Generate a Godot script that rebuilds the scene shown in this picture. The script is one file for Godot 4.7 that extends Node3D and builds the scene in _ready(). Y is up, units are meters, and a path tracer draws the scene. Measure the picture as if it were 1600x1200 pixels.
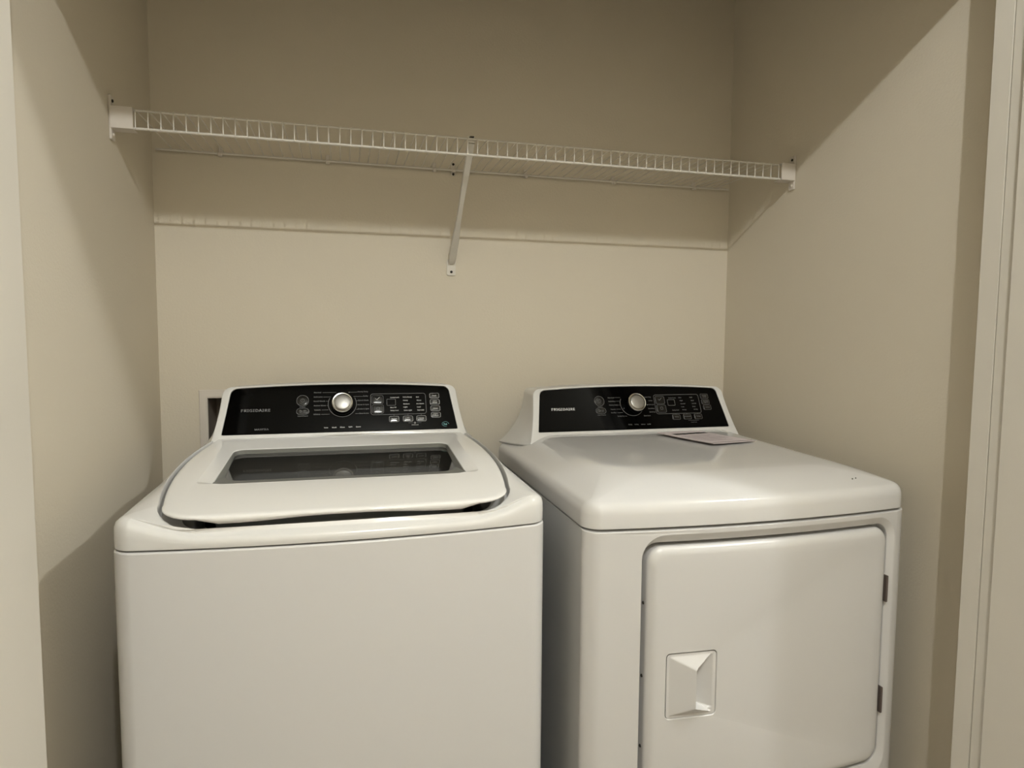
extends Node3D

# ---------------------------------------------------------------- mesh builder
class MB:
	var v := PackedVector3Array()
	func tri(a: Vector3, b: Vector3, c: Vector3) -> void:
		v.append(a); v.append(b); v.append(c)
	func quad(a: Vector3, b: Vector3, c: Vector3, d: Vector3) -> void:
		tri(a, b, c); tri(a, c, d)
	func loft(rings: Array, cap0 := false, cap1 := false) -> void:
		for i in rings.size() - 1:
			var p: PackedVector3Array = rings[i]
			var q: PackedVector3Array = rings[i + 1]
			var n := p.size()
			for j in n:
				var k := (j + 1) % n
				quad(p[j], q[j], q[k], p[k])
		if cap0: cap(rings[0], false)
		if cap1: cap(rings[-1], true)
	func cap(r: PackedVector3Array, up: bool) -> void:
		var c := Vector3.ZERO
		for p in r: c += p
		c /= r.size()
		for j in r.size():
			var k := (j + 1) % r.size()
			if up: tri(r[j], c, r[k])
			else: tri(r[j], r[k], c)
	# chamfered box
	func box(c: Vector3, s: Vector3, b := 0.0) -> void:
		var h := s * 0.5
		if b <= 0.0:
			var sub := MB.new()
			sub.loft([_rect(h.x, h.z, -h.y), _rect(h.x, h.z, h.y)], true, true)
			_join(sub, Transform3D(Basis(), c))
			return
		var sub2 := MB.new()
		sub2.loft([_oct(h.x - b, h.z - b, 0.0, -h.y), _oct(h.x, h.z, b, -h.y + b), _oct(h.x, h.z, b, h.y - b), _oct(h.x - b, h.z - b, 0.0, h.y)], true, true)
		_join(sub2, Transform3D(Basis(), c))
	static func _rect(x: float, z: float, y: float) -> PackedVector3Array:
		return PackedVector3Array([Vector3(-x, y, -z), Vector3(x, y, -z), Vector3(x, y, z), Vector3(-x, y, z)])
	static func _oct(x: float, z: float, b: float, y: float) -> PackedVector3Array:
		return PackedVector3Array([Vector3(-x, y, -z + b), Vector3(-x + b, y, -z), Vector3(x - b, y, -z), Vector3(x, y, -z + b), Vector3(x, y, z - b), Vector3(x - b, y, z), Vector3(-x + b, y, z), Vector3(-x, y, z - b)])
	func _join(o: MB, t: Transform3D) -> void:
		o.orient()
		for p in o.v: v.append(t * p)
	# a lathed solid round the local axis of the transform's z: profile of (radius, height)
	func lathe(profile: Array, t: Transform3D, n := 40) -> void:
		var sub := MB.new()
		var rings := []
		for q in profile:
			var r := PackedVector3Array()
			for j in n:
				var a := TAU * j / n
				r.append(Vector3(cos(a) * q.x, sin(a) * q.x, q.y))
			rings.append(r)
		sub.loft(rings, true, true)
		_join(sub, t)
	func tube(path: Array, rad: float, n := 8) -> void:
		var sub := MB.new()
		var rings := []
		for i in path.size():
			var d: Vector3 = (path[mini(i + 1, path.size() - 1)] - path[maxi(i - 1, 0)]).normalized()
			var a := d.cross(Vector3.UP if absf(d.y) < 0.9 else Vector3.RIGHT).normalized()
			var b := d.cross(a)
			var r := PackedVector3Array()
			for j in n:
				var w := TAU * j / n
				r.append(path[i] + (a * cos(w) + b * sin(w)) * rad)
			rings.append(r)
		sub.loft(rings, true, true)
		_join(sub, Transform3D())
	# closed polygon in x,z pushed up from y0 to y1
	func prism(poly: Array, y0: float, y1: float) -> void:
		var a := PackedVector3Array()
		var b := PackedVector3Array()
		for q in poly:
			a.append(Vector3(q.x, y0, q.y)); b.append(Vector3(q.x, y1, q.y))
		var sub := MB.new()
		sub.loft([a, b])
		var pk := PackedVector2Array(poly)
		var ix := Geometry2D.triangulate_polygon(pk)
		for i in range(0, ix.size(), 3):
			sub.tri(a[ix[i]], a[ix[i + 1]], a[ix[i + 2]]); sub.tri(b[ix[i]], b[ix[i + 2]], b[ix[i + 1]])
		# make the caps agree with the walls
		for p in sub.v: v.append(p)
	func orient() -> void:
		var c := Vector3.ZERO
		for p in v: c += p
		c /= maxf(v.size(), 1)
		var vol := 0.0
		for i in range(0, v.size(), 3):
			vol += (v[i] - c).dot((v[i + 1] - c).cross(v[i + 2] - c))
		if vol > 0.0: flip()
	func flip() -> void:
		for i in range(0, v.size(), 3):
			var t := v[i + 1]
			v[i + 1] = v[i + 2]; v[i + 2] = t
	# area-weighted normals, split where faces meet at more than the given angle
	func mesh(limit := 38.0, fix := true) -> ArrayMesh:
		if fix: orient()
		var fn := PackedVector3Array()
		var at := {}
		var key := []
		for i in range(0, v.size(), 3):
			var nrm := (v[i + 2] - v[i]).cross(v[i + 1] - v[i])
			fn.append(nrm)
			for k in 3:
				var q := Vector3i((v[i + k] * 50000.0).round())
				key.append(q)
				if not at.has(q): at[q] = []
				at[q].append(i / 3)
		var cosl := cos(deg_to_rad(limit))
		var nn := PackedVector3Array()
		nn.resize(v.size())
		for i in v.size():
			var f := fn[i / 3]
			var fu := f.normalized()
			var s := Vector3.ZERO
			for k in at[key[i]]:
				if fn[k].normalized().dot(fu) >= cosl: s += fn[k]
			nn[i] = s.normalized() if s.length() > 1e-14 else (fu if fu.length() > 0.5 else Vector3.UP)
		var vv := PackedVector3Array()
		var n2 := PackedVector3Array()
		for i in range(0, v.size(), 3):
			if fn[i / 3].length() < 1e-12: continue
			for k in 3:
				vv.append(v[i + k]); n2.append(nn[i + k])
		var arr := []
		arr.resize(Mesh.ARRAY_MAX)
		arr[Mesh.ARRAY_VERTEX] = vv
		arr[Mesh.ARRAY_NORMAL] = n2
		var m := ArrayMesh.new()
		m.add_surface_from_arrays(Mesh.PRIMITIVE_TRIANGLES, arr)
		return m

# ---------------------------------------------------------------- scene helpers
var taken := {}
func numbered(called: String) -> String:
	var n: int = taken.get(called, 0)
	taken[called] = n + 1
	return called if n == 0 else "%s_%03d" % [called, n]

func thing(called: String, label: String, category: String, at := Vector3.ZERO, group := "") -> Node3D:
	var o := Node3D.new()
	o.name = numbered(called)
	add_child(o)
	o.position = at
	o.set_meta("label", label); o.set_meta("category", category)
	if group: o.set_meta("group", group)
	return o

func put(called: String, mesh: Mesh, mat: Material, parent: Node, label := "") -> MeshInstance3D:
	var o := MeshInstance3D.new()
	o.name = called
	o.mesh = mesh
	o.material_override = mat
	parent.add_child(o, true)
	if label: o.set_meta("label", label)
	return o

func struct(called: String, mb: MB, mat: Material, fix := true) -> MeshInstance3D:
	var o := put(called, mb.mesh(38.0, fix), mat, self)
	o.set_meta("kind", "structure")
	return o

# closed outline from four corners (in order), each rounded, sides bulging outwards
func outline(c: Array, rad: Array, bulge := [0.0, 0.0, 0.0, 0.0], m := 8, n := 14) -> PackedVector2Array:
	var out := PackedVector2Array()
	var mid: Vector2 = (c[0] + c[1] + c[2] + c[3]) * 0.25
	for i in 4:
		var p: Vector2 = c[i]
		var a: Vector2 = c[(i + 3) % 4]
		var b: Vector2 = c[(i + 1) % 4]
		var da := (a - p).normalized()
		var db := (b - p).normalized()
		var r: float = rad[i]
		var half := acos(clampf(da.dot(db), -1, 1)) * 0.5
		var tl := r / tan(half)
		var cen := p + (da + db).normalized() * (r / sin(half))
		var v0 := (p + da * tl) - cen
		var v1 := (p + db * tl) - cen
		var ang := v0.angle_to(v1)
		for k in m + 1:
			out.append(cen + v0.rotated(ang * k / m))
		# side towards the next corner
		var q: Vector2 = b
		var a2: Vector2 = c[i]
		var b2: Vector2 = c[(i + 2) % 4]
		var r2: float = rad[(i + 1) % 4]
		var da2 := (a2 - q).normalized()
		var db2 := (b2 - q).normalized()
		var half2 := acos(clampf(da2.dot(db2), -1, 1)) * 0.5
		var s0 := p + db * tl
		var s1 := q + da2 * (r2 / tan(half2))
		var nrm := Vector2(db.y, -db.x)
		if nrm.dot((s0 + s1) * 0.5 - mid) < 0: nrm = -nrm
		for k in range(1, n):
			var t := float(k) / n
			out.append(s0.lerp(s1, t) + nrm * bulge[i] * 4.0 * t * (1.0 - t))
	return out

# rounded rectangle, x0..x1 by y0..y1, first corner (x0, y1): front left when y is z
func rrect(x0: float, x1: float, y0: float, y1: float, r: float, m := 8, n := 14) -> PackedVector2Array:
	return outline([Vector2(x0, y1), Vector2(x1, y1), Vector2(x1, y0), Vector2(x0, y0)], [r, r, r, r], [0.0, 0.0, 0.0, 0.0], m, n)

func grow(o: PackedVector2Array, d: float) -> PackedVector2Array:
	var r := PackedVector2Array()
	var n := o.size()
	for i in n:
		var t := (o[(i + 1) % n] - o[(i + n - 1) % n]).normalized()
		r.append(o[i] + Vector2(t.y, -t.x) * -d)
	# outward whichever way round the outline runs
	var a0 := 0.0
	var a1 := 0.0
	for i in n:
		a0 += o[i].cross(o[(i + 1) % n]); a1 += r[i].cross(r[(i + 1) % n])
	if (absf(a1) > absf(a0)) != (d > 0.0) and d != 0.0:
		for i in n: r[i] = o[i] * 2.0 - r[i]
	return r

func plan(o: PackedVector2Array, y) -> PackedVector3Array:      # outline in x,z at height y (number or callable of x,z)
	var r := PackedVector3Array()
	for p in o: r.append(Vector3(p.x, y if not (y is Callable) else y.call(p.x, p.y), p.y))
	return r

func face(o: PackedVector2Array, z: float, f = null) -> PackedVector3Array:   # outline in x,y at depth z
	var r := PackedVector3Array()
	for p in o: r.append(Vector3(p.x, p.y, z + (f.call(p.x) if f != null else 0.0)))
	return r

func bowed(p: Vector3) -> Vector3:          # the machines' fronts bow gently outwards
	var w := smoothstep(-0.26, -0.02, p.z)
	return Vector3(p.x, p.y, p.z + w * (bow(p.x)))
var bow_size := 0.026
func bow(x: float) -> float:
	return bow_size * (1.0 - pow(x / 0.343, 2.0)) - 0.008
func bow_ring(r: PackedVector3Array) -> PackedVector3Array:
	var o := PackedVector3Array()
	for p in r: o.append(bowed(p))
	return o

# ---------------------------------------------------------------- materials
func paint(c: Color, rough: float, bump := 0.0, freq := 0.05, tile := 3.0, seed_ := 1) -> StandardMaterial3D:
	var m := StandardMaterial3D.new()
	m.albedo_color = c
	m.roughness = rough
	if bump > 0.0:
		var n := FastNoiseLite.new()
		n.seed = seed_; n.frequency = freq
		n.fractal_octaves = 3
		var t := NoiseTexture2D.new()
		t.width = 512; t.height = 512; t.seamless = true; t.as_normal_map = true; t.bump_strength = 4.0; t.noise = n
		m.normal_enabled = true
		m.normal_texture = t
		m.normal_scale = bump
		m.uv1_triplanar = true; m.uv1_world_triplanar = true
		m.uv1_scale = Vector3.ONE * tile
	return m

var M := {}
func materials() -> void:
	M.wall = paint(Color(0.855, 0.82, 0.75), 0.75, 0.12, 0.06, 4.0, 3)
	M.ceiling = paint(Color(0.92, 0.91, 0.87), 0.85, 0.15, 0.06, 4.0, 5)
	M.trim = paint(Color(0.86, 0.84, 0.80), 0.42)
	M.floor = paint(Color(0.34, 0.30, 0.26), 0.5, 0.1, 0.02, 2.0, 8)
	M.enamel = paint(Color(0.825, 0.82, 0.815), 0.27, 0.012, 0.05, 14.0, 9)
	M.deck = paint(Color(0.86, 0.855, 0.845), 0.21, 0.004, 0.05, 14.0, 9)
	M.lid = paint(Color(0.925, 0.92, 0.91), 0.14, 0.004, 0.05, 14.0, 9)
	M.top = paint(Color(0.845, 0.84, 0.835), 0.08, 0.003, 0.05, 14.0, 9)
	M.side = paint(Color(0.80, 0.805, 0.81), 0.4)
	M.gloss = paint(Color(0.012, 0.012, 0.013), 0.06); M.gloss.metallic_specular = 0.22
	M.button = paint(Color(0.02, 0.02, 0.022), 0.12)
	M.print_dim = paint(Color(0.40, 0.40, 0.40), 0.5)
	M.print_lit = paint(Color(0.78, 0.78, 0.78), 0.5)
	M.print_teal = paint(Color(0.42, 0.66, 0.66), 0.5)
	M.grey = paint(Color(0.46, 0.46, 0.44), 0.35)
	M.dark = paint(Color(0.05, 0.05, 0.055), 0.6)
	M.tub = paint(Color(0.46, 0.47, 0.46), 0.35)
	M.screw = paint(Color(0.20, 0.185, 0.17), 0.45); M.screw.metallic = 0.6
	M.chrome = paint(Color(0.80, 0.79, 0.77), 0.12); M.chrome.metallic = 1.0
	M.satin = paint(Color(0.62, 0.61, 0.59), 0.38); M.satin.metallic = 0.75
	M.hinge = paint(Color(0.40, 0.36, 0.34), 0.4); M.hinge.metallic = 0.3
	M.glass = paint(Color(0.012, 0.014, 0.014), 0.03)
	M.glass.transparency = BaseMaterial3D.TRANSPARENCY_ALPHA
	M.glass.albedo_color.a = 0.5
	M.wire = paint(Color(0.86, 0.84, 0.80), 0.4)
	M.plastic = paint(Color(0.86, 0.83, 0.79), 0.4)
	M.box = paint(Color(0.60, 0.56, 0.52), 0.5)
	M.paper = paint(Color(0.86, 0.82, 0.83), 0.7)
	M.ink = paint(Color(0.09, 0.075, 0.07), 0.7)
	M.ink_soft = paint(Color(0.58, 0.52, 0.55), 0.7)

# ---------------------------------------------------------------- setting
const W := 1.6253                       # closet width
const ZF := 0.895                        # inner face of the front wall
const ZO := 1.015                        # its outer face
const JL := 0.0803                      # opening
const JR := 1.5618
const JT := 2.016
const HX0 := -1.1
const HX1 := 3.4
const HZ := 3.6
const CH := 2.74

func room() -> void:
	var b := MB.new()
	b.box(Vector3((HX0 + HX1) / 2, -0.05, (HZ - 0.15) / 2), Vector3(HX1 - HX0 + 0.2, 0.1, HZ + 0.35))
	struct("floor", b, M.floor)
	b = MB.new()
	b.box(Vector3((HX0 + HX1) / 2, CH + 0.05, (HZ - 0.15) / 2), Vector3(HX1 - HX0 + 0.2, 0.1, HZ + 0.35))
	struct("ceiling", b, M.ceiling)
	# closet back wall, with the opening of the outlet box left out
	b = MB.new()
	var o := OB
	var x0 := -0.12
	var x1 := W + 0.12
	b.box(Vector3((x0 + o.x) / 2, CH / 2, -0.06), Vector3(o.x - x0, CH, 0.12))
	b.box(Vector3((o.y + x1) / 2, CH / 2, -0.06), Vector3(x1 - o.y, CH, 0.12))
	b.box(Vector3((o.x + o.y) / 2, o.z / 2, -0.06), Vector3(o.y - o.x, o.z, 0.12))
	b.box(Vector3((o.x + o.y) / 2, (o.w + CH) / 2, -0.06), Vector3(o.y - o.x, CH - o.w, 0.12))
	b.box(Vector3((o.x + o.y) / 2, (o.w + o.z) / 2, -0.115), Vector3(o.y - o.x, o.w - o.z, 0.01))
	struct("wall_back", b, M.wall, false)
	b = MB.new()
	b.box(Vector3(-0.06, CH / 2, ZF / 2), Vector3(0.12, CH, ZF))
	struct("wall_left", b, M.wall)
	b = MB.new()
	b.box(Vector3(W + 0.06, CH / 2, ZF / 2), Vector3(0.12, CH, ZF))
	struct("wall_right", b, M.wall)
	b = MB.new()
	var zc := (ZF + ZO) / 2
	b.box(Vector3((HX0 + JL - 0.018) / 2, CH / 2, zc), Vector3(JL - 0.018 - HX0, CH, ZO - ZF))
	b.box(Vector3((HX1 + JR + 0.018) / 2, CH / 2, zc), Vector3(HX1 - JR - 0.018, CH, ZO - ZF))
	b.box(Vector3((JL + JR) / 2, (CH + JT + 0.018) / 2, zc), Vector3(JR - JL + 0.036, CH - JT - 0.018, ZO - ZF))
	struct("wall_front", b, M.wall, false)
	# hall beyond the opening
	b = MB.new()
	b.box(Vector3(HX0 - 0.05, CH / 2, (ZF + HZ) / 2), Vector3(0.1, CH, HZ - ZF))
	struct("wall_hall_left", b, M.wall)
	b = MB.new()
	b.box(Vector3(HX1 + 0.05, CH / 2, (ZF + HZ) / 2), Vector3(0.1, CH, HZ - ZF))
	struct("wall_hall_right", b, M.wall)
	b = MB.new()
	b.box(Vector3((HX0 + HX1) / 2, CH / 2, HZ + 0.05), Vector3(HX1 - HX0 + 0.2, CH, 0.1))
	struct("wall_hall", b, M.wall)
	# jamb linings
	b = MB.new()
	b.prism([Vector2(JL - 0.018, ZF), Vector2(JL - 0.003, ZF), Vector2(JL, ZF + 0.005), Vector2(JL, ZO), Vector2(JL - 0.006, ZO), Vector2(JL - 0.006, ZO + 0.018), Vector2(JL - 0.070, ZO + 0.018), Vector2(JL - 0.070, ZO), Vector2(JL - 0.018, ZO)], 0, JT)
	struct("trim_1", b, M.trim)
	b = MB.new()
	b.prism([Vector2(JR + 0.018, ZF), Vector2(JR + 0.001, ZF), Vector2(JR, ZF + 0.001), Vector2(JR, ZF + 0.0347), Vector2(JR + 0.004, ZF + 0.0355),
		Vector2(JR + 0.004, ZF + 0.0369), Vector2(JR, ZF + 0.0377), Vector2(JR, ZF + 0.0510), Vector2(JR - 0.0008, ZF + 0.0540), Vector2(JR - 0.0028, ZF + 0.0585), Vector2(JR - 0.0062, ZF + 0.0625), Vector2(JR - 0.0062, ZO + 0.018), Vector2(JR + 0.065, ZO + 0.018), Vector2(JR + 0.065, ZO), Vector2(JR + 0.018, ZO)], 0, JT)
	struct("trim_2", b, M.trim)
	b = MB.new()
	b.box(Vector3((JL + JR) / 2, JT + 0.009, (ZF + ZO) / 2), Vector3(JR - JL + 0.036, 0.018, ZO - ZF))
	b.box(Vector3((JL + JR) / 2, JT + 0.046, ZO + 0.009), Vector3(JR - JL + 0.13, 0.064, 0.018))
	struct("trim_3", b, M.trim, false)

func lamp(at: Vector3, label: String, energy: float, c: Color, size := 0.02) -> void:
	var t := thing("ceiling_light", label, "light", Vector3(at.x, CH, at.z))
	var b := MB.new()
	b.lathe([Vector2(0.06, 0.0), Vector2(0.06, 0.012), Vector2(0.05, 0.02), Vector2(0.02, 0.024), Vector2(0.018, 0.030)], Transform3D(Basis(Vector3.RIGHT, PI / 2), Vector3.ZERO))
	put("lamp_holder", b.mesh(), M.plastic, t)
	b = MB.new()
	var pr := []
	for i in 13:
		var a := PI * i / 12
		pr.append(Vector2(size * sin(a) + 0.0003, -size * cos(a)))
	b.lathe(pr, Transform3D(Basis(), Vector3(0, at.y - CH, 0)), 24)
	var g := StandardMaterial3D.new()
	g.albedo_color = Color(0.9, 0.9, 0.88)
	g.emission_enabled = true
	g.emission = c
	g.emission_energy_multiplier = 8.0
	put("bulb", b.mesh(), g, t)
	var l := OmniLight3D.new()
	l.name = "bulb_light"
	t.add_child(l)
	l.position = Vector3(0, at.y - CH, 0)
	l.light_color = c
	l.light_energy = energy
	l.omni_range = 12.0
	l.omni_attenuation = 2.0
	l.light_size = size * 0.9
	l.shadow_enabled = true

# ---------------------------------------------------------------- console shared by both machines
var PX: Transform3D                       # panel frame: x along, y up the slope, z out of the panel
func at_panel(u: float, v: float, n: float) -> Vector3:
	return PX * Vector3(u, v, n)

func panel_ring(o: PackedVector2Array, n: float) -> PackedVector3Array:
	var r := PackedVector3Array()
	for p in o: r.append(at_panel(p.x, p.y, n))
	return r

func panel_outline(d: float) -> PackedVector2Array:
	return outline([Vector2(-0.2545 - d, 0.1125 + d), Vector2(0.2545 + d, 0.1125 + d), Vector2(0.2715 + d, -d), Vector2(-0.2715 - d, -d)],
		[0.016, 0.016, 0.002, 0.002], [0.008, 0.0, 0.0, 0.0], 8, 20)

func frame_outline(d: float) -> PackedVector2Array:
	return outline([Vector2(-0.273 - d, 0.119 + d), Vector2(0.273 + d, 0.119 + d), Vector2(0.299 + d, -0.034 - d), Vector2(-0.299 - d, -0.034 - d)],
		[0.022, 0.022, 0.004, 0.004], [0.0085, -0.003, -0.0245, -0.003], 8, 20)

func console(root: Node3D, ys: float) -> void:
	var vv := Vector3(0, 0.102, -0.05).normalized()
	PX = Transform3D(Basis(Vector3.RIGHT, vv, Vector3.RIGHT.cross(vv)), Vector3(0, ys + 0.095, -0.525))
	var b := MB.new()
	var front := frame_outline(0.0)
	var rear := outline([Vector2(-0.262, ys + 0.196), Vector2(0.262, ys + 0.196), Vector2(0.340, ys + 0.045), Vector2(-0.340, ys + 0.045)], [0.022, 0.022, 0.004, 0.004], [0.008, -0.017, 0.0, -0.017], 8, 20)
	var rf := panel_ring(front, -0.006)
	var rr := PackedVector3Array()
	for p in rear: rr.append(Vector3(p.x, p.y, -0.682))
	var rings := [panel_ring(panel_outline(0.0008), -0.004), panel_ring(panel_outline(0.0012), -0.0006), panel_ring(panel_outline(0.002), 0.0), panel_ring(frame_outline(-0.004), 0.0), panel_ring(frame_outline(-0.0012), -0.0016), rf]
	for k in [0.12, 0.25, 0.4, 0.6, 0.8, 1.0]:
		var r := PackedVector3Array()
		for j in rf.size():
			var q: Vector3 = rf[j].lerp(rr[j], k)
			# flank: the foot flares out early, the top stays narrow
			var low := clampf(1.0 - (q.y - ys - 0.08) / 0.06, 0.0, 1.0)
			q.x = lerpf(rf[j].x, rr[j].x, lerpf(k, pow(k, 0.55), low))
			r.append(q)
		rings.append(r)
	b.loft(rings, false, true)
	put("console_frame", b.mesh(), M.deck, root)
	b = MB.new()
	b.loft([panel_ring(panel_outline(0.0), -0.004), panel_ring(panel_outline(0.0), -0.0012), panel_ring(panel_outline(-0.0008), -0.0004)], true, true)
	put("control_panel", b.mesh(), M.gloss, root, "glossy black control panel")

var font: SystemFont
class Print:                              # flat print: triangles lying on the panel
	var v := PackedVector3Array()
	var nrm := Vector3.UP
	func mesh() -> ArrayMesh:
		var arr := []
		arr.resize(Mesh.ARRAY_MAX)
		arr[Mesh.ARRAY_VERTEX] = v
		var nn := PackedVector3Array()
		nn.resize(v.size()); nn.fill(nrm)
		arr[Mesh.ARRAY_NORMAL] = nn
		var m := ArrayMesh.new()
		m.add_surface_from_arrays(Mesh.PRIMITIVE_TRIANGLES, arr)
		return m

var glyphs := {}
func text(p: Print, s: String, u: float, v: float, w: float, h: float, n := 0.0002) -> void:
	var key := s
	if not glyphs.has(key):
		var tm := TextMesh.new()
		tm.font = font
		tm.text = s
		tm.font_size = 32
		tm.pixel_size = 0.01
		tm.depth = 0.0
		tm.curve_step = 2.0
		var arr := tm.get_mesh_arrays()
		var vs: PackedVector3Array = arr[Mesh.ARRAY_VERTEX]
		var ix: PackedInt32Array = arr[Mesh.ARRAY_INDEX] if arr[Mesh.ARRAY_INDEX] != null else PackedInt32Array()
		var flat := PackedVector3Array()
		if ix.size() > 0:
			for i in ix: flat.append(vs[i])
		else: flat = vs
		glyphs[key] = flat
	var g: PackedVector3Array = glyphs[key]
	if g.is_empty(): return
	var lo := Vector3(1e9, 1e9, 0)
	var hi := -lo
	for q in g:
		lo = lo.min(q); hi = hi.max(q)
	var cap := 0.72 * 0.32
	for q in g:
		var x := (q.x - (lo.x + hi.x) * 0.5) / (hi.x - lo.x) * w
		var y := (q.y - (lo.y + minf(hi.y, lo.y + cap * 2)) * 0.5) / cap * h
		p.v.append(at_panel(u + x, v + y, n))

func ribbon(p: Print, pts: PackedVector2Array, w: float, closed: bool, n := 0.0002) -> void:
	var c := pts.size()
	for i in (c if closed else c - 1):
		var a := pts[i]
		var b := pts[(i + 1) % c]
		if a.distance_to(b) < 1e-6: continue
		var d := (b - a).normalized()
		var s := Vector2(-d.y, d.x) * w * 0.5
		var e := d * w * 0.3
		var q := [at_panel(a.x - e.x + s.x, a.y - e.y + s.y, n), at_panel(b.x + e.x + s.x, b.y + e.y + s.y, n), at_panel(b.x + e.x - s.x, b.y + e.y - s.y, n), at_panel(a.x - e.x - s.x, a.y - e.y - s.y, n)]
		for k in [0, 1, 2, 0, 2, 3]: p.v.append(q[k])

func circle(u: float, v: float, r: float, a0 := 0.0, a1 := TAU, n := 32) -> PackedVector2Array:
	var o := PackedVector2Array()
	for i in n + 1:
		var a := lerpf(a0, a1, float(i) / n)
		o.append(Vector2(u + cos(a) * r, v + sin(a) * r))
	return o

func button(root: Node, u: float, v: float, w: float, h: float, r: float, p: Print, lw := 0.0009, skew := 0.0) -> void:
	var o := outline([Vector2(-w / 2, h / 2), Vector2(w / 2, h / 2), Vector2(w / 2, -h / 2), Vector2(-w / 2, -h / 2)], [r, r, r, r], [0.0, 0.0, 0.0, 0.0], 4, 3)
	var rings := []
	for s in [[1.0, 0.0], [0.98, 0.0010], [0.93, 0.0016], [0.8, 0.0019]]:
		var q := PackedVector3Array()
		for e in o: q.append(at_panel(u + e.x * s[0], v + e.y * s[0], s[1] - 0.0003))
		rings.append(q)
	var b := MB.new()
	b.loft(rings, false, true)
	put("button", b.mesh(), M.button, root)
	var oo := PackedVector2Array()
	for e in o: oo.append(e * 1.03 + Vector2(u, v))
	ribbon(p, oo, lw, true)

func knob(root: Node3D, u: float, v: float) -> void:
	var t := Transform3D(PX.basis, at_panel(u, v, 0.0))
	var k := MB.new()
	k.lathe([Vector2(0.0265, -0.0005), Vector2(0.0260, 0.010), Vector2(0.0245, 0.0165), Vector2(0.02, 0.017)], t, 48)
	var kn := put("knob", k.mesh(), M.button, root, "round cycle dial")
	var b := MB.new()
	b.lathe([Vector2(0.0235, 0.0155), Vector2(0.0250, 0.0165), Vector2(0.0253, 0.0190), Vector2(0.0247, 0.0215), Vector2(0.0232, 0.0228), Vector2(0.0216, 0.0226), Vector2(0.0209, 0.0205), Vector2(0.0205, 0.0185)], t, 48)
	put("bezel", b.mesh(), M.chrome, kn, "chrome dial ring")
	b = MB.new()
	b.lathe([Vector2(0.0192, 0.0185), Vector2(0.0194, 0.0215), Vector2(0.0188, 0.0226), Vector2(0.0160, 0.0234), Vector2(0.0100, 0.0240), Vector2(0.005, 0.0243), Vector2(0.0005, 0.0244)], t, 48)
	put("dial_face", b.mesh(60.0), M.satin, kn, "satin silver dial face")

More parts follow.
